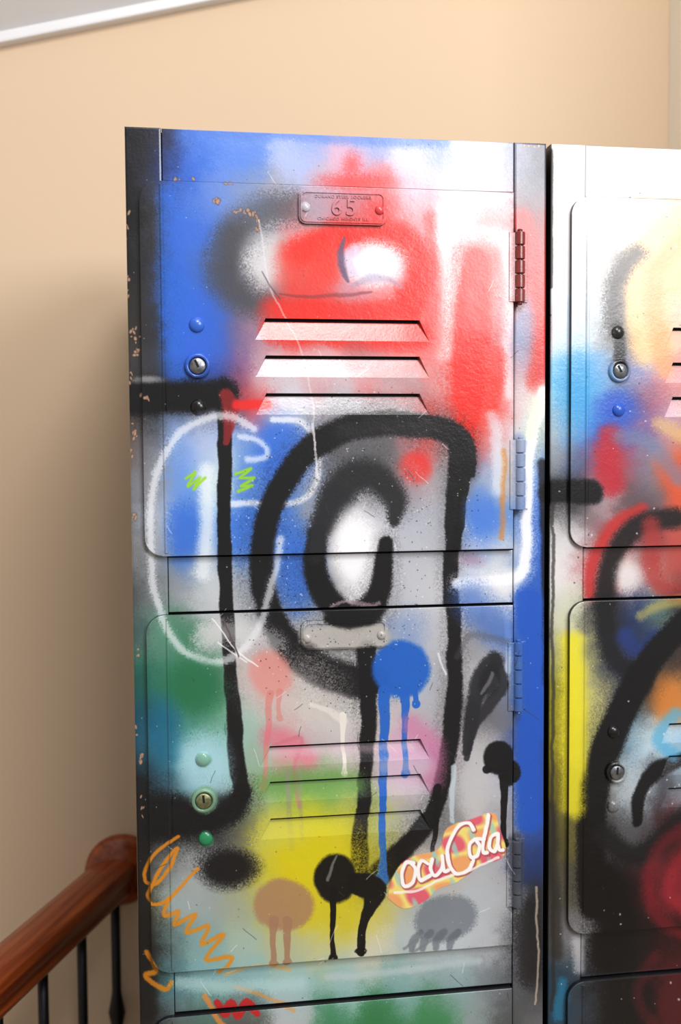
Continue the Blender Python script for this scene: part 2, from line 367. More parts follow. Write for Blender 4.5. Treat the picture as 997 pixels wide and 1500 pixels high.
# blobs lower
blob(490,1283,30,36,(14,13,14),.98,.1,.3); drip(487,1300,1400,5,(14,13,14),.98,dx=-1); 
stroke([(522,1290,16),(545,1300,18),(540,1320,10),(530,1350,6),(527,1392,6)],12,(14,13,14),.97,.12,.3)
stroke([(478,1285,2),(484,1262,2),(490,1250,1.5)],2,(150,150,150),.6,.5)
blob(527,1390,9,5,K,.95,.2)
blob(415,1322,43,38,(166,126,96),.87,.12,.6); drip(400,1345,1408,6,(162,122,94),.87); drip(420,1345,1406,6,(162,122,94),.87)
blob(650,1342,45,34,(104,112,122),.72,.15,.9,ang=-15)
for x_ in (606,622,640,660): stroke([(x_+8,1362,5),(x_-2,1374,6),(x_-4,1386,4)],4,(90,98,108),.6,.35)
stroke([(590,1385),(610,1372),(605,1388),(630,1375)],2,(120,126,132),.7,.4)
stroke([(205,1150,14),(206,1300,12),(210,1400,14),(218,1480,14)],12,(18,17,18),.8,.6)
OR = (222,134,24)
stroke([(262,1222),(225,1250),(212,1290),(235,1285),(262,1240),(240,1262),(215,1312),(240,1318),(290,1268)],2.6,OR,.85,.5,.4)
stroke([(248,1312),(240,1338),(262,1330),(255,1352),(285,1335),(272,1362),(305,1352),(296,1378),(328,1365),(302,1400),(340,1398),(322,1425)],3,OR,.8,.5,.4)
stroke([(215,1395),(228,1420),(212,1430),(240,1448),(250,1440)],4,OR,.8,.5)
stroke([(330,1428),(380,1412),(425,1420)],2.6,(226,168,90),.6,.6); stroke([(345,1445),(400,1465),(430,1475)],3,(226,150,70),.6,.6); stroke([(300,1460),(320,1490),(330,1500)],4,(230,140,60),.8,.5)
stroke([(318,1468),(330,1482),(338,1468),(348,1482),(360,1468),(375,1480)],5,(200,30,34),.9,.3)
stroke([(262,1440),(330,1446),(440,1440)],9,(184,217,218),.6,.8); stroke([(480,1432),(560,1425),(700,1408)],5,(190,206,209),.6,.8)
stroke([(310,905),(345,950),(378,975)],1.1,(240,240,242),.8,.5,.3); stroke([(318,940),(362,968)],1.1,(230,230,232),.8,.5,.3); stroke([(325,905),(350,960)],1.1,(90,80,80),.9,.4,.3)
stroke([(640,955),(650,985)],1.6,(225,228,235),.7,.5)
stroke([(786,1300,2),(788,1400,1.5),(785,1470,1.5)],2,(200,180,160),.7,.5)
# plate 2 paint
stroke([(452,932,16),(500,932,15),(554,930,16)],16,(178,174,168),.85,.3); stroke([(478,906,5),(505,910,9),(535,906,6)],8,K,.9,.5); blob(448,946,10,6,(40,38,40),.6,.8)
# paint chips
TAN = (190,156,132); RUST = (84,56,44)
for cx_, cy_, n_, sx_, sy_ in ((196,490,10,4,10),(199,518,10,4,8),(193,550,4,3,10),(197,635,9,4,12),(193,662,4,3,8),(196,760,4,3,8),(378,330,10,3,12),(365,315,9,7,3),(318,295,6,6,2),(350,312,5,6,2),(202,960,3,3,8),(200,1070,3,2,10),(206,1110,5,3,8),(186,330,4,2,60),(188,430,4,2,40),(208,1180,4,3,20),(270,262,4,20,1),(330,268,4,20,1),(215,580,4,6,12),(785,214,6,14,2)):
    for _ in range(n_):
        bx_, by_ = cx_+rng.normal()*sx_*.6, cy_+rng.normal()*sy_*.6; ra, rb, an = rng.uniform(.8,2.4), rng.uniform(1,3.6), rng.uniform(-30,30)
        blob(bx_, by_, ra*1.4, rb*1.3, RUST, .5, .4, .3, ang=an)
        blob(bx_, by_, ra, rb, TAN, .75, .3, .3, ang=an)
stroke([(379,325),(388,380),(398,430),(425,480),(448,540),(458,600),(462,660)],1.2,(225,220,225),.45,.6,2.0)
stroke([(458,620),(462,660),(464,700)],1.6,(235,232,238),.6,.5,2.5)
stroke([(384,400),(395,420),(410,440)],1.2,(70,60,70),.5,.5,1.0)
for k in range(500):
    x_ = rng.uniform(190,790); y_ = rng.uniform(210,1480)
    blob(x_,y_,rng.uniform(.5,1.0),rng.uniform(.5,1.2),(235,235,238) if rng.random()<.5 else (50,48,50),.45,.4,.2)
for k in range(60):
    x_ = rng.uniform(210,780); y_ = rng.uniform(220,1470); a_ = rng.uniform(-1.2,1.2)+1.57; l_ = rng.uniform(6,30)
    stroke([(x_,y_),(x_+math.cos(a_)*l_,y_+math.sin(a_)*l_)],.6,(230,230,234) if rng.random()<.6 else (60,58,60),.5,.5,.5)
for k in range(500):
    a_ = rng.uniform(0, 6.28); rr = abs(rng.normal(0, 1)); s_ = rng.choice([-1, 1])
    x_ = 520+(136+s_*(22+rr*22))*math.cos(a_); y_ = 810+(186+s_*(22+rr*22))*math.sin(a_)
    blob(x_,y_,rng.uniform(.5,1.3),rng.uniform(.5,1.3),(40,40,44) if rng.random()<.6 else (230,230,235),.6,.4,.2)
blob(297,1109,11,11,(120,172,150),.9,.2); blob(301,1224,11,11,(40,140,90),.95,.2); blob(288,477,13,13,(50,100,200),.9,.3)
blob(446,307,7,7,(190,185,195),.9,.2); blob(298,1169,20,20,(120,160,128),.85,.15)
# ---- locker 2
stroke([(1000,320),(955,345),(930,390),(926,450),(940,520)],16,(240,200,140),.75,.7); stroke([(1000,350),(960,390),(955,450),(970,540)],14,(234,160,100),.7,.7)
stroke([(930,372),(903,405),(893,450),(897,480)],12,(58,52,50),.8,.85,1.2); stroke([(900,480),(904,510),(903,545)],8,(30,28,30),.92,.5)
blob(842,580,26,48,(54,154,214),.75,.9,.9)
blob(905,595,30,22,(36,84,192),.85,.6); blob(950,580,26,22,(140,55,75),.45,.9)
stroke([(890,640),(885,680),(892,710)],17,(180,36,50),.85,.6); stroke([(985,690),(1000,740)],24,(216,80,44),.8,.6)
stroke([(905,640),(950,650),(990,700)],12,(105,125,160),.6,.8)
stroke([(806,722),(835,720),(862,720)],17,K,.97,.3); stroke([(960,620),(1000,640)],10,(220,180,110),.6,.8)
stroke([(935,745),(895,770),(868,820),(864,870)],9,(190,44,44),.8,.7); stroke([(985,760),(930,770),(895,820),(885,880)],15,(28,24,26),.94,.55)
blob(918,845,17,22,(228,224,224),.75,.6); stroke([(950,770),(960,850),(1000,870)],13,(170,54,52),.7,.7)
stroke([(880,890),(895,960),(925,985)],15,(24,24,28),.92,.6); stroke([(910,930),(935,950),(955,930)],12,(32,56,126),.7,.8)
blob(975,1022,26,28,(200,122,56),.85,.6)
stroke([(1005,905,18),(965,945,19),(925,1005,20),(890,1080,21),(868,1150,21),(862,1230,21),(868,1320,23)],20,K,.97,.25,.7,halo=.2)
stroke([(1000,1108,10),(960,1125,12),(935,1155,10),(928,1200,8)],10,K,.95,.3); stroke([(985,1045),(960,1080),(985,1105)],9,(84,170,214),.7,.7)
stroke([(836,940),(838,1040),(838,1180)],14,(232,220,40),.8,.7); stroke([(1000,880),(960,888),(935,900)],7,(200,180,90),.5,.8)
stroke([(880,1220),(930,1250),(1000,1195)],16,(22,21,24),.88,.6)
stroke([(1010,1205),(965,1235),(945,1290),(960,1340),(1000,1370)],9,(130,28,38),.55,.9); stroke([(1005,1245),(980,1270),(978,1310),(1005,1330)],8,(160,38,48),.5,.9)
stroke([(880,1290),(900,1330),(890,1400)],28,K,.92,.6); stroke([(806,1180),(815,1400)],8,(40,38,36),.7,.7)
stroke([(845,1380),(848,1420)],8,(205,205,210),.6,.8); stroke([(822,1440),(818,1490)],8,(36,120,160),.7,.7); stroke([(960,1400),(930,1450),(950,1495)],8,(110,30,38),.4,.9)
stroke([(808,218),(808,420)],2.5,(60,58,56),.7,.6); stroke([(809,740),(809,1480)],2.5,(40,38,36),.7,.6)
for k in range(120):
    x_ = rng.uniform(806,1000); y_ = rng.uniform(240,1480)
    blob(x_,y_,rng.uniform(.5,1.6),rng.uniform(.5,2),(235,235,238) if rng.random()<.5 else (50,48,50),.6,.4,.2)
# sticker artwork
STK = catm([(566,1312),(570,1288),(585,1262),(606,1250),(640,1240),(652,1210),(690,1196),(720,1188),(728,1208),(738,1240),(728,1256),(700,1264),(668,1288),(640,1298),(620,1316),(590,1327),(566,1312)], 5)[:-1]
STK = [(float(q[0]), float(q[1])) for q in STK]
def stc(x, y):
    t = np.sin(x*.09+y*.06)+np.sin(y*.13-x*.05); t2 = np.sin(x*.17-y*.11)+.5*np.sin(x*.23)
    k = lambda v, a, b: np.clip((v-a)/(b-a), 0, 1)[..., None]
    A, Bc, Cc, Dd = [np.array(q)/255. for q in ((222,98,114),(238,218,122),(236,164,106),(156,204,190))]
    c = Cc*(1-k(t,-.9,-.1))+Bc*k(t,-.9,-.1); c = c*(1-k(t,.2,1.0))+A*k(t,.2,1.0)
    return c*(1-k(t2,.8,1.3)*.8)+Dd*k(t2,.8,1.3)*.8
poly(STK, stc)
wcol = (250,248,246); oc = (166,74,84)
LET = [[(604,1262),(592,1262),(585,1278),(590,1294),(602,1290),(606,1272),(600,1262)],
       [(626,1262),(616,1258),(610,1272),(614,1286),(628,1280)],
       [(632,1254),(630,1272),(636,1280),(646,1268),(646,1250),(648,1272),(654,1272)],
       [(690,1212),(684,1202),(668,1206),(656,1228),(654,1256),(664,1276),(682,1270),(690,1256)],
       [(692,1226),(684,1234),(686,1250),(696,1250),(700,1236),(694,1226),(706,1226)],
       [(712,1192),(706,1220),(706,1244),(712,1246)],
       [(726,1218),(717,1222),(715,1238),(722,1244),(728,1232),(727,1218),(729,1240),(735,1242)]]
for L_ in LET: stroke([(a+1.2,b+1.5) for a,b in L_],4.0,oc,.8,.25,.2)
for L_ in LET: stroke(L_,2.8,wcol,1,.25,.1)
stroke([(575,1304),(610,1300),(640,1286),(690,1268),(728,1252)],1.8,wcol,.8,.3,.1)

IMG = np.clip(IMG, 0, 1)
img = bpy.data.images.new("graffiti_paint", NW, NH, alpha=False)
buf = np.ones((NH, NW, 4), dtype=np.float32); buf[..., :3] = IMG
img.pixels.foreach_set(buf.ravel()); img.update(); img.pack()

# ------------------------------------------------------------------ materials
def newmat(name):
    m = bpy.data.materials.new(name); m.use_nodes = True
    nt = m.node_tree; return m, nt, nt.nodes, nt.links, nt.nodes["Principled BSDF"]
def noise_bump(nt, bs, layers, coord='Object'):
    N, L = nt.nodes, nt.links
    tc = N.new('ShaderNodeTexCoord'); prev = None
    for sc, st, det in layers:
        n = N.new('ShaderNodeTexNoise'); n.inputs['Scale'].default_value = sc; n.inputs['Detail'].default_value = det
        L.new(tc.outputs[coord], n.inputs['Vector'])
        b = N.new('ShaderNodeBump'); b.inputs['Strength'].default_value = st; b.inputs['Distance'].default_value = 0.001
        L.new(n.outputs['Fac'], b.inputs['Height'])
        if prev: L.new(prev.outputs['Normal'], b.inputs['Normal'])
        prev = b
    L.new(prev.outputs['Normal'], bs.inputs['Normal'])
def plain(name, col, rough=.5, metal=0.0, layers=None, var=0.0, vscale=20):
    m, nt, N, L, bs = newmat(name)
    c = [((v/255)/12.92 if v/255 < .04045 else ((v/255+.055)/1.055)**2.4) for v in col]
    bs.inputs['Roughness'].default_value = rough; bs.inputs['Metallic'].default_value = metal
    bs.inputs['Base Color'].default_value = (*c, 1)
    if var > 0:
        tc = N.new('ShaderNodeTexCoord'); n = N.new('ShaderNodeTexNoise'); n.inputs['Scale'].default_value = vscale
        L.new(tc.outputs['Object'], n.inputs['Vector'])
        r = N.new('ShaderNodeValToRGB'); r.color_ramp.elements[0].position = .35; r.color_ramp.elements[1].position = .65
        r.color_ramp.elements[0].color = (*[v*(1-var) for v in c], 1); r.color_ramp.elements[1].color = (*[min(1, v*(1+var)) for v in c], 1)
        L.new(n.outputs['Fac'], r.inputs['Fac']); L.new(r.outputs['Color'], bs.inputs['Base Color'])
    if layers: noise_bump(nt, bs, layers)
    return m
paint, nt, N, L, bs = newmat("sprayed_enamel")
tc = N.new('ShaderNodeTexCoord'); sx = N.new('ShaderNodeSeparateXYZ'); L.new(tc.outputs['Object'], sx.inputs[0])
def mr(sock, a, b):
    n = N.new('ShaderNodeMapRange'); n.clamp = False; n.inputs['From Min'].default_value = a; n.inputs['From Max'].default_value = b
    L.new(sock, n.inputs['Value']); return n.outputs['Result']
cb = N.new('ShaderNodeCombineXYZ'); L.new(mr(sx.outputs['X'], TX0, TX1), cb.inputs['X']); L.new(mr(sx.outputs['Z'], TZ0, TZ1), cb.inputs['Y'])
it = N.new('ShaderNodeTexImage'); it.image = img; it.extension = 'MIRROR'; L.new(cb.outputs[0], it.inputs['Vector'])
L.new(it.outputs['Color'], bs.inputs['Base Color'])
bs.inputs['Roughness'].default_value = .24; bs.inputs['Specular IOR Level'].default_value = .45
bs.inputs['Coat Weight'].default_value = .2; bs.inputs['Coat Roughness'].default_value = .08
noise_bump(nt, bs, [(430, .13, 3), (60, .28, 3)])
black = plain("black_enamel", (20,20,23), .4, layers=[(300,.2,2)], var=.3, vscale=30)
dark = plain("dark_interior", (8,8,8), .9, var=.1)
metal = plain("worn_steel", (130,132,136), .35, .9, layers=[(300,.3,2)], var=.25, vscale=200)
brass = plain("tarnished_brass", (142,146,108), .4, .8, layers=[(300,.3,2)], var=.3, vscale=200)
slotm = plain("keyway_shadow", (5,5,5), .8, var=.1)
wallm = plain("cream_wall_paint", (228,202,172), .85, layers=[(250,.15,3)], var=.012, vscale=2)
wallr = plain("pale_wall_paint", (250,244,230), .85, layers=[(250,.15,3)], var=.01, vscale=2)
ceilm = plain("white_ceiling_paint", (240,240,242), .85, layers=[(200,.15,3)], var=.012)
trimm = plain("white_trim_gloss", (238,238,242), .4, layers=[(100,.05,2)], var=.01)
carpet = plain("beige_carpet", (176,158,132), .95, layers=[(700,.8,3)], var=.12, vscale=300)
iron = plain("black_iron", (24,24,27), .45, .3, layers=[(200,.3,2)], var=.2)
# wood
wood, nt, N, L, bs = newmat("varnished_oak")
tc = N.new('ShaderNodeTexCoord'); mp = N.new('ShaderNodeMapping'); mp.inputs['Scale'].default_value = (60, 3.5, 60)
L.new(tc.outputs['Object'], mp.inputs['Vector']); n = N.new('ShaderNodeTexNoise'); n.inputs['Scale'].default_value = 1.6; n.inputs['Detail'].default_value = 6; n.inputs['Distortion'].default_value = .6
L.new(mp.outputs[0], n.inputs['Vector']); r = N.new('ShaderNodeValToRGB')
r.color_ramp.elements[0].position = .3; r.color_ramp.elements[0].color = (.15, .020, .004, 1)
r.color_ramp.elements[1].position = .7; r.color_ramp.elements[1].color = (.42, .092, .016, 1)
L.new(n.outputs['Fac'], r.inputs['Fac']); L.new(r.outputs['Color'], bs.inputs['Base Color']); bs.inputs['Roughness'].default_value = .35
bs.inputs['Coat Weight'].default_value = .2

# ------------------------------------------------------------------ mesh helpers
def mkobj(name, bm, mat, parent=None, smooth=False, mat2=None):
    me = bpy.data.meshes.new(name); bmesh.ops.recalc_face_normals(bm, faces=bm.faces); bm.to_mesh(me); bm.free()
    me.materials.append(mat)
    if mat2:
        me.materials.append(mat2)
        for q in me.polygons:
            if abs(q.normal.y) < .25: q.material_index = 1
    if smooth:
        for q in me.polygons: q.use_smooth = True
    o = bpy.data.objects.new(name, me); scene.collection.objects.link(o)
    if parent: o.parent = parent
    return o
def empty(name):
    o = bpy.data.objects.new(name, None); scene.collection.objects.link(o); return o
def prism_bm(bm, pts, y0, y1, bev=0.0, seg=2):
    a = [bm.verts.new((x, y0, z)) for x, z in pts]; b = [bm.verts.new((x, y1, z)) for x, z in pts]
    n = len(pts); f = bm.faces.new(a); bm.faces.new(b[::-1]); es = list(f.edges)
    for i in range(n): bm.faces.new((a[i], b[i], b[(i+1) % n], a[(i+1) % n]))
    if bev > 0: bmesh.ops.bevel(bm, geom=es, offset=bev, segments=seg, profile=.6, affect='EDGES', clamp_overlap=True)
def rect(x0, z0, x1, z1): return [(x0, z0), (x1, z0), (x1, z1), (x0, z1)]
def boxo(name, x0, y0, z0, x1, y1, z1, mat, parent=None, bev=0.0006, mat2=None):
    bm = bmesh.new(); prism_bm(bm, rect(x0, z0, x1, z1), y0, y1, bev); return mkobj(name, bm, mat, parent, False, mat2)
def rrect(x0, z0, x1, z1, r, corners=(1, 1, 1, 1), n=8):
    out = []
    for (cx, cz, a0, k) in ((x0, z0, 180, 0), (x1, z0, 270, 1), (x1, z1, 0, 2), (x0, z1, 90, 3)):
        if not corners[k]: out.append((cx, cz)); continue
        ox = cx+(r if k in (0, 3) else -r); oz = cz+(r if k in (0, 1) else -r)
        for i in range(n+1):
            a = math.radians(a0+90*i/n); out.append((ox+r*math.cos(a), oz+r*math.sin(a)))
    return out
def louvre_cutter(x0, x1, z0, z1, ex, yf):
    prof = [(yf-.004, z0), (yf+.0098, z0), (yf+.0098, z0-.0021), (yf+.0044, z0-.0024), (yf, z1), (yf-.004, z1)]
    bm = bmesh.new(); A = []; Bv = []
    for y, z in prof:
        t = min(1, (z0-z)/(z0-z1)); A.append(bm.verts.new((x0-ex*t, y, z))); Bv.append(bm.verts.new((x1+ex*t, y, z)))
    bm.faces.new(A); bm.faces.new(Bv[::-1]); n = len(prof)
    for i in range(n): bm.faces.new((A[i], Bv[i], Bv[(i+1) % n], A[(i+1) % n]))
    return mkobj("cut", bm, dark)
def lathe(name, cx, cz, prof, mat, parent, n=28):
    bm = bmesh.new(); rings = []
    for r_, y in prof:
        if r_ < 1e-7: rings.append([bm.verts.new((cx, y, cz))])
        else: rings.append([bm.verts.new((cx+r_*math.cos(2*math.pi*i/n), y, cz+r_*math.sin(2*math.pi*i/n))) for i in range(n)])
    for a, b in zip(rings, rings[1:]):
        for i in range(n):
            j = (i+1) % n
            if len(a) == 1 and len(b) == 1: continue
            if len(a) == 1: bm.faces.new((a[0], b[i], b[j]))
            elif len(b) == 1: bm.faces.new((a[i], a[j], b[0]))
            else: bm.faces.new((a[i], a[j], b[j], b[i]))
    return mkobj(name, bm, mat, parent, True)
YF = -0.0055     # door front surface
def dome(name, cx, cz, r_, y, mat, parent, h=.6):
    pr = [(r_*math.cos(t), y-h*r_*math.sin(t)) for t in np.linspace(0, math.pi/2, 8)]; pr[-1] = (0, pr[-1][1])
    lathe(name, cx, cz, [(r_, y+.002)]+pr, mat, parent)
def lock(name, cx, cz, parent, r_=.0112, ang=25, mt=None):
    y = YF
    lathe(name+"_collar", cx, cz, [(r_, y+.001), (r_, y-.0022), (r_*.92, y-.0038), (r_*.74, y-.0040), (r_*.68, y-.002), (r_*.68, y-.0005)], paint, parent)
    lathe(name+"_barrel", cx, cz, [(r_*.64, y+.001), (r_*.64, y-.0030), (r_*.56, y-.0038), (0, y-.0038)], mt or metal, parent)
    ca, sa = math.cos(math.radians(ang)), math.sin(math.radians(ang))
    bm = bmesh.new(); prism_bm(bm, [(cx+x*ca-z*sa, cz+x*sa+z*ca) for x, z in ((-.0010,-.0015),(.0010,-.0015),(.0010,.0055),(-.0010,.0055))], y-.0041, y-.003); mkobj(name+"_keyway", bm, slotm, parent)
def hinge(name, cx, z0, z1, parent):
    h = z0-z1; bm = bmesh.new(); n = 18; k = 5; r_ = .0047; yc = -.0062
    prism_bm(bm, rect(cx-.010, z1+.001, cx-.0015, z0-.001), -.0068, -.004, .0003)
    prism_bm(bm, rect(cx+.0015, z1+.001, cx+.009, z0-.001), -.0016, .002, .0003)
    prof0 = [(0, z0+.002), (.0018, z0+.002), (.0026, z0+.0012), (.0022, z0+.0002), (.0022, z1-.0002), (.0026, z1-.0012), (.0018, z1-.002), (0, z1-.002)]
    segs = [prof0]
    for i in range(k):
        a = z0-h*i/k-.0005; b = z0-h*(i+1)/k+.0005
        segs.append([(0, a), (r_*.8, a), (r_, a-.0006), (r_, b+.0006), (r_*.8, b), (0, b)])
    for prof in segs:
        rings = []
        for rr, z in prof:
            rings.append([bm.verts.new((cx+rr*math.cos(2*math.pi*q/n), yc+rr*math.sin(2*math.pi*q/n), z)) for q in range(n)] if rr > 0 else [bm.verts.new((cx, yc, z))])
        for A, Bq in zip(rings, rings[1:]):
            for q in range(n):
                w = (q+1) % n
                if len(A) == 1: bm.faces.new((A[0], Bq[q], Bq[w]))
                elif len(Bq) == 1: bm.faces.new((A[q], A[w], Bq[0]))
                else: bm.faces.new((A[q], A[w], Bq[w], Bq[q]))
    mkobj(name, bm, paint, parent)
def make_door(name, xl, xr, zt, zb, xb, parent, louvres, rad=.016):
    bm = bmesh.new(); prism_bm(bm, rrect(xl, zb, xr, zt, rad, (1, 0, 0, 1)), YF, YF+.0125, .0011, 3)
    o = mkobj(name, bm, paint)
    cuts = []
    for i, (x0, x1, z0, z1, ex) in enumerate(louvres):
        c = louvre_cutter(x0, x1, z0, z1, ex, YF); cuts.append(c)
        m = o.modifiers.new("b%d" % i, 'BOOLEAN'); m.object = c; m.operation = 'DIFFERENCE'; m.solver = 'EXACT'
    d = bpy.context.evaluated_depsgraph_get(); ev = o.evaluated_get(d)
    me = bpy.data.meshes.new_from_object(ev); o.modifiers.clear(); o.data = me
    for c in cuts: bpy.data.objects.remove(c)
    me.materials.clear(); me.materials.append(paint); me.materials.append(black)
    for q in me.polygons:
        q.material_index = 0
        c = q.center
        outer = c.x < xl+.0006 or c.x > xr-.0006 or c.z > zt-.0006 or c.z < zb+.0006
        if abs(q.normal.y) < .25 and outer: q.material_index = 1
        elif q.normal.z < -.8: q.material_index = 1
        elif c.y > YF+.0055: q.material_index = 1
        elif q.normal.z > .99: q.material_index = 1
        elif abs(q.normal.y) < .15 and c.x < xl+rad*1.1: q.material_index = 1
    o.parent = parent
    if louvres:
        m = o.modifiers.new("soft_edges", 'BEVEL'); m.width = .00035; m.segments = 2; m.limit_method = 'ANGLE'; m.angle_limit = math.radians(35)
    bm = bmesh.new(); z0, z1 = zb+.003, zt-.003; pr = [(-.0026, YF+.0003), (-.0009, YF-.0012), (.0007, YF-.0012), (.0020, YF+.0003)]
    a = [bm.verts.new((xb+x, y, z0)) for x, y in pr]; b = [bm.verts.new((xb+x, y, z1)) for x, y in pr]
    for i in range(3): bm.faces.new((a[i], a[i+1], b[i+1], b[i]))
    bm.faces.new(a); bm.faces.new(b[::-1])
    mkobj(name+"_bead", bm, paint, parent)
    return o

PITCH = ZL[0]-ZL[2]
g = .0015
def build_locker(name, x0, w, xl_door, xc, xr, xbead, lv_by_door, tops):
    par = empty(name); D = .40; zbot = .0
    boxo("side_left", x0, .013, zbot, x0+.0015, D, T-.0005, black, par, 0)
    boxo("side_right", x0+w-.0015, .013, zbot, x0+w, D, T-.0005, black, par, 0)
    boxo("back", x0+.0015, D-.0015, zbot, x0+w-.0015, D, T-.001, black, par, 0)
    boxo("top", x0+.0015, .013, T-.002, x0+w-.0015, D-.0016, T-.0005, black, par, 0)
    boxo("shade_sheet", x0+.002, .014, zbot+.01, x0+w-.002, .016, T-.004, dark, par, 0)  # near-black sheet standing in for the shaded interior seen through door gaps
    boxo("bottom", x0+.0015, .017, zbot, x0+w-.0015, D-.0016, zbot+.0015, black, par, 0)
    boxo("stile_left", x0, 0, zbot, xc, .013, T, paint, par, .0018, black)
    boxo("stile_right", xr+.0022, 0, zbot, x0+w, .013, T, paint, par, .0018, black)
    zt = T-.0004
    for k, (a, b) in enumerate(tops):
        boxo("rail_%d" % (k+1), xc+.0005, .0010, a+g, xr+.0016, .0128, zt, paint, par, .0007, black)
        zt = b-g
    boxo("rail_base", xc+.0005, .0010, zbot, xr+.0016, .0128, zt, paint, par, .0007, black)
    for k, (a, b) in enumerate(tops):
        make_door("door_%d" % (k+1), xl_door, xr, a, b, xbead, par, lv_by_door[k])
    return par

def lv(cols, x0, x1, ex, dz):
    return [(x0, x1, z, z-dz, ex) for z in cols]
# --- locker 1
Z1t, Z1b, Z2t, Z2b, Z3t = ZL
lx0 = PX_(388,466); lx1 = PX_(612,472)
d1z = [(PZ_(388,466)+PZ_(612,472))/2, (PZ_(390,520)+PZ_(613,525))/2, (PZ_(392,575)+PZ_(614,579))/2]
d2z = [(PZ_(395,1091)+PZ_(612,1080))/2, (PZ_(395,1143)+PZ_(612,1131))/2, (PZ_(395,1197)+PZ_(612,1183))/2]
H2 = Z2t-Z2b; Z3b = Z3t-H2; Z4t = Z3t-PITCH; Z4b = Z4t-H2
tops = [(Z1t, Z1b), (Z2t, Z2b), (Z3t, Z3b), (Z4t, Z4b)]
lvs = [lv(d1z, lx0, lx1, .0093, .019), lv(d2z, lx0, lx1, .0093, .019),
       lv([z-(Z2t-Z3t) for z in d2z], lx0, lx1, .0093, .019), lv([z-(Z2t-Z4t) for z in d2z], lx0, lx1, .0093, .019)]
xdl = (PX_(209,600)+PX_(218,1150))/2
xbead = (PX_(241,500)+PX_(249,1200))/2
L1 = build_locker("locker", 0.0, W, xdl, XL, XR, xbead, lvs, tops)
for i, (a, b) in enumerate((((758,341),(758,445)), ((759,643),(759,747)), ((756,938),(756,1040)), ((754,1227),(754,1325)))):
    hinge("hinge_%d" % (i+1), PX_(*a), PZ_(*a), PZ_(*b), L1)
for i, q in enumerate(((288,477),(290,597),(297,1109),(301,1224))):
    dome("knob_%d" % (i+1), *P(*q), .0068, YF, paint, L1)
lock("lock_1", *P(289,537), L1); lock("lock_2", *P(298,1169), L1, ang=5, mt=brass)
def plate(name, c0, c1, riv, parent):
    x0, z0 = P(c0[0], c1[1]); x1, z1 = P(c1[0], c0[1])
    out = rrect(x0, z0, x1, z1, .006, n=6)
    bm = bmesh.new(); prism_bm(bm, out, YF-.0028, YF+.001, .0006, 2); mkobj(name, bm, paint, parent, False, black)
    bm = bmesh.new(); inn = rrect(x0+.0014, z0+.0014, x1-.0014, z1-.0014, .0050, n=6); in2 = rrect(x0+.0030, z0+.0030, x1-.0030, z1-.0030, .004, n=6)
    n = len(inn); ys = YF-.0038
    A = [bm.verts.new((x, ys, z)) for x, z in inn]; Bq = [bm.verts.new((x, ys, z)) for x, z in in2]
    A2 = [bm.verts.new((x, YF-.001, z)) for x, z in inn]; B2 = [bm.verts.new((x, YF-.001, z)) for x, z in in2]
    for i in range(n):
        j = (i+1) % n
        bm.faces.new((A[i], A[j], Bq[j], Bq[i])); bm.faces.new((A[i], A2[i], A2[j], A[j])); bm.faces.new((Bq[i], Bq[j], B2[j], B2[i]))
    mkobj(name+"_rim", bm, paint, parent)
    for i, q in enumerate(riv): dome(name+"_rivet_%d" % (i+1), *P(*q), .0042, YF-.0028, paint, parent, .6)
plate("number_plate_1", (436,284), (563,330), ((446,307),(553,311)), L1)
plate("number_plate_2", (440,904), (565,950), ((448,933),(556,928)), L1)
def emboss(name, s, cx, cz, size, y, parent, ext=.0006):
    cu = bpy.data.curves.new(name, 'FONT'); cu.body = s; cu.size = size; cu.extrude = ext; cu.bevel_depth = .0001; cu.align_x = 'CENTER'; cu.align_y = 'CENTER'; cu.space_character = 1.25
    cu.resolution_u = 8
    o = bpy.data.objects.new("tmp", cu); scene.collection.objects.link(o); bpy.context.view_layer.update()
    me = bpy.data.meshes.new_from_object(o.evaluated_get(bpy.context.evaluated_depsgraph_get()))
    me.transform(Matrix.Translation((cx, y, cz)) @ Matrix.Rotation(math.radians(90), 4, 'X'))
    bpy.data.objects.remove(o); me.materials.clear(); me.materials.append(paint); me.materials.append(black)
    ob = bpy.data.objects.new(name, me); scene.collection.objects.link(ob); ob.parent = parent
    for q in me.polygons:
        if abs(q.normal.y) < .2: q.material_index = 1
emboss("plate_number", "65", *P(501,308), .0205, YF-.0032, L1, .0009)
emboss("plate_small_text_1", "DURAND STEEL LOCKERS", *P(500,292), .0036, YF-.0029, L1, .0005)
emboss("plate_small_text_2", "CHICAGO HEIGHTS ILL", *P(500,324), .0036, YF-.0029, L1, .0005)
bm = bmesh.new(); prism_bm(bm, [P(*q) for q in STK], YF-.0004, YF+.0004, 0); mkobj("sticker", bm, paint, L1)

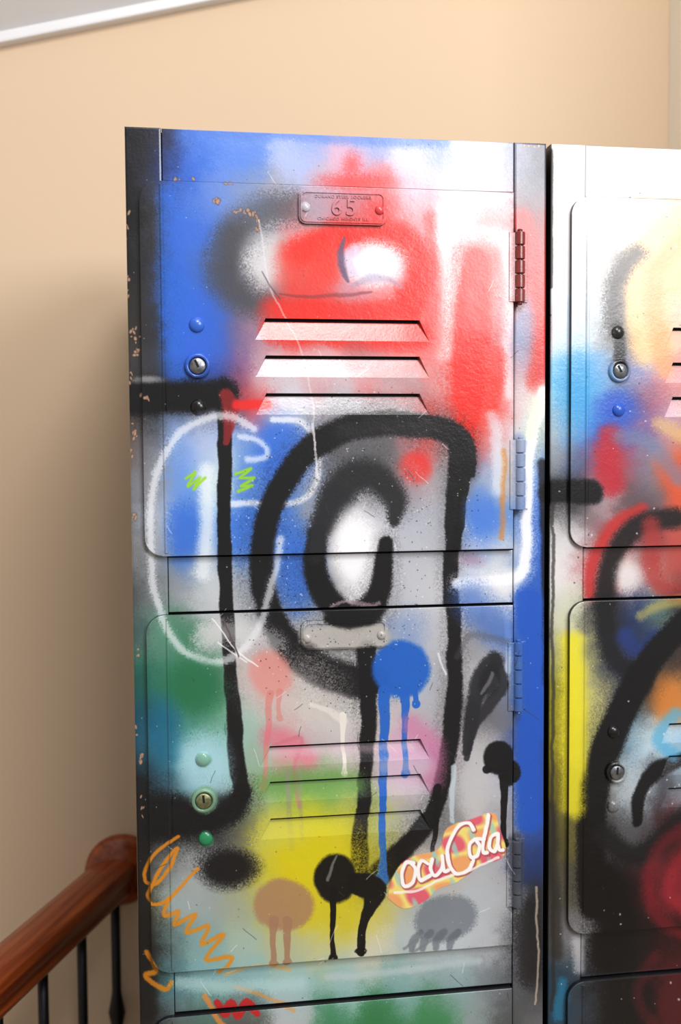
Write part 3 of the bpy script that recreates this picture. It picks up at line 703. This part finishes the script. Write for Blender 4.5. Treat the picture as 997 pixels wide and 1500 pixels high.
# --- locker 2
X2 = PX_(806,600); xr2 = X2+XR; xl2 = (PX_(834,500)+PX_(829,1200))/2; xc2 = PX_(856,500); xb2 = PX_(857,500)
zz = [(PZ_(860,289)+PZ_(997,296))/2, (PZ_(860,798)+PZ_(997,801))/2, (PZ_(860,880)+PZ_(997,875))/2, (PZ_(855,1365)+PZ_(997,1352))/2, (PZ_(855,1437)+PZ_(997,1419))/2]
h2 = zz[2]-zz[3]
tops2 = [(zz[0], zz[1]), (zz[2], zz[3]), (zz[4], zz[4]-h2), (zz[4]-PITCH, zz[4]-PITCH-h2)]
a0 = PX_(982,482); a1 = X2+lx1
e1 = [PZ_(982,481), PZ_(982,532), PZ_(982,582)]; e2 = [PZ_(975,1058), PZ_(975,1105), PZ_(975,1152)]
lvs2 = [lv(e1, a0, a1, .008, .019), lv(e2, a0, a1, .008, .019), lv([z-(zz[2]-zz[4]) for z in e2], a0, a1, .008, .019), lv([z-(zz[2]-zz[4]+PITCH) for z in e2], a0, a1, .008, .019)]
L2 = build_locker("locker.001", X2, W, xl2, xc2, xr2, xb2, lvs2, tops2)
for i, q in enumerate(((901,488),(902,601),(895,1070),(894,1178))): dome("knob_%d" % (i+1), *P(*q), .0062, YF, paint, L2)
lock("lock_1", *P(903,544), L2, .0108, 30); lock("lock_2", *P(898,1128), L2, .0108, -5)
for i, z in enumerate((tops2[0][0]-.05, tops2[0][1]+.10, tops2[1][0]-.05, tops2[1][1]+.10)): hinge("hinge_%d" % (i+1), xr2+.003, z, z-.064, L2)

# ------------------------------------------------------------------ room
YW = 0.56
floor = boxo("floor", -2.6, -3.2, -.05, 2.2, YW+.1, 0, carpet, None, 0)
ca = P(0,66,YW); cb_ = P(330,0,YW); sl_ = (cb_[1]-ca[1])/(cb_[0]-ca[0])
def cz(x): return ca[1]+sl_*(x-ca[0])
XCOR = PX_(979,120,YW)
xa = -2.4
bm = bmesh.new(); prism_bm(bm, [(xa, 0), (XCOR+.1, 0), (XCOR+.1, cz(XCOR)+.12), (xa, cz(xa)+.12)], YW, YW+.1); mkobj("wall_back", bm, wallm)
boxo("wall_right", XCOR, -.04, 0, XCOR+.1, YW-.0005, cz(XCOR)+.05, wallr, None, 0)
RISE = .62; yf_ = -1.9
bm = bmesh.new(); x1_ = XCOR+1.3; dz = (YW-yf_)*RISE
lo = [bm.verts.new(q) for q in ((xa, YW-.0005, cz(xa)), (x1_, YW-.0005, cz(x1_)), (x1_, yf_, cz(x1_)+dz), (xa, yf_, cz(xa)+dz))]
hi = [bm.verts.new((v.co.x, v.co.y, v.co.z+.1)) for v in lo]
bm.faces.new(lo); bm.faces.new(hi[::-1])
for i in range(4): bm.faces.new((lo[i], lo[(i+1) % 4], hi[(i+1) % 4], hi[i]))
mkobj("ceiling", bm, ceilm)
def strip(name, dz0, dz1, dep, mat):
    bm = bmesh.new(); prism_bm(bm, [(xa, cz(xa)-dz1), (XCOR-.001, cz(XCOR)-dz1), (XCOR-.001, cz(XCOR)-dz0), (xa, cz(xa)-dz0)], YW-dep, YW-.0003, .003); return mkobj(name, bm, mat)
strip("trim_1", -.012, .004, .018, trimm)
boxo("baseboard_back", xa, YW-.015, 0.0, XCOR-.001, YW-.0005, .12, trimm, None, .004)
boxo("baseboard_right", XCOR-.015, -.04, 0.0, XCOR-.0005, YW-.02, .12, trimm, None, .004)

# ------------------------------------------------------------------ railing
RL = empty("stair_railing")
zr = 0.925
def onz(px, py, z):
    d = ray(px, py, B); t = (z-C[2])/d[2]; return C+d*t
far = onz(182, 1272, zr); near = onz(0, 1436, zr)
dirv = (near-far); dirv[2] = 0
far_w = far+dirv*((YW-far[1])/dirv[1])
dn = dirv/np.linalg.norm(dirv); sd = np.array([-dn[1], dn[0], 0])
prof = [(-.020,-.026),(.020,-.026),(.023,-.020),(.021,-.010),(.028,.000),(.030,.012),(.027,.020),(.014,.025),(0,.0265),(-.014,.025),(-.027,.020),(-.030,.012),(-.028,.000),(-.021,-.010),(-.023,-.020)]
LEN = 1.6
def sweep(name, prof, o, d, s, ln, mat, parent):
    bm = bmesh.new(); A = []; Bq = []
    for a, b in prof:
        A.append(bm.verts.new((a, 0, b))); Bq.append(bm.verts.new((a, ln, b)))
    n = len(prof); bm.faces.new(A); bm.faces.new(Bq[::-1])
    for i in range(n): bm.faces.new((A[i], Bq[i], Bq[(i+1) % n], A[(i+1) % n]))
    ob = mkobj(name, bm, mat, parent, False)
    ob.matrix_world = Matrix(((s[0], d[0], 0, o[0]), (s[1], d[1], 0, o[1]), (0, 0, 1, o[2]), (0, 0, 0, 1)))
    m = ob.modifiers.new("r", 'BEVEL'); m.width = .002; m.segments = 3; m.limit_method = 'ANGLE'; m.angle_limit = .3
    return ob
start = far_w+dn*.016
sweep("handrail", prof, start, dn, sd, LEN, wood, RL)
pr = [(.050, YW-.0005), (.050, YW-.010), (.045, YW-.017), (.039, YW-.019), (.034, YW-.024), (0, YW-.024)]
lathe("wall_rosette", far_w[0], zr+.004, pr, wood, RL, 40)
sweep("shoe_rail", [(-.03,0),(.03,0),(.03,.025),(-.03,.025)], np.array([far_w[0], far_w[1], 0])+dn*.03, dn, sd, LEN-.03, wood, RL)
def baluster(i, c):
    bm = bmesh.new(); prof_ = [(.0065,.024),(.0065,.45),(.009,.47),(.014,.50),(.009,.53),(.0065,.55),(.0065,.70),(.0085,.712),(.012,.73),(.0085,.748),(.0065,.76),(.0065,zr-.025)]
    n = 12; rings = [[bm.verts.new((c[0]+r_*math.cos(2*math.pi*k/n), c[1]+r_*math.sin(2*math.pi*k/n), z)) for k in range(n)] for r_, z in prof_]
    for A, Bq in zip(rings, rings[1:]):
        for k in range(n): bm.faces.new((A[k], A[(k+1) % n], Bq[(k+1) % n], Bq[k]))
    bm.faces.new(rings[0]); bm.faces.new(rings[-1][::-1])
    mkobj("baluster_%d" % i, bm, iron, RL, True)
def s_for(px):
    lo, hi = 0.0, 1.0
    for _ in range(50):
        m = (lo+hi)/2; q = far_w+dn*m
        if to_px(q[0], q[1], .75)[0] > px: lo = m
        else: hi = m
    return lo
ss = [s_for(171), s_for(121), s_for(66)]; stp = (ss[2]-ss[0])/2
k = 1; s_ = ss[0]
while s_ < LEN-.03:
    baluster(k, far_w+dn*s_); s_ += stp; k += 1

# ------------------------------------------------------------------ light
w = bpy.data.worlds.new("world"); scene.world = w; w.use_nodes = True
w.node_tree.nodes['Background'].inputs[0].default_value = (1.0, .95, .90, 1); w.node_tree.nodes['Background'].inputs[1].default_value = .38
def area(name, loc, tgt, size, e, col, sy=None):
    d = bpy.data.lights.new(name, 'AREA'); d.size = size; d.energy = e; d.color = col
    if sy: d.shape = 'RECTANGLE'; d.size_y = sy
    o = bpy.data.objects.new(name, d); scene.collection.objects.link(o); o.location = loc
    o.rotation_euler = (Vector(tgt)-Vector(loc)).to_track_quat('-Z', 'Y').to_euler(); return o
area("ceiling_light", (.35, -1.3, 2.75), (.1, .2, 1.5), .5, 20, (1, .97, .94))
area("window_light", (1.15, -1.8, 2.25), (.25, 0, 1.45), .8, 26, (.98, .98, 1))
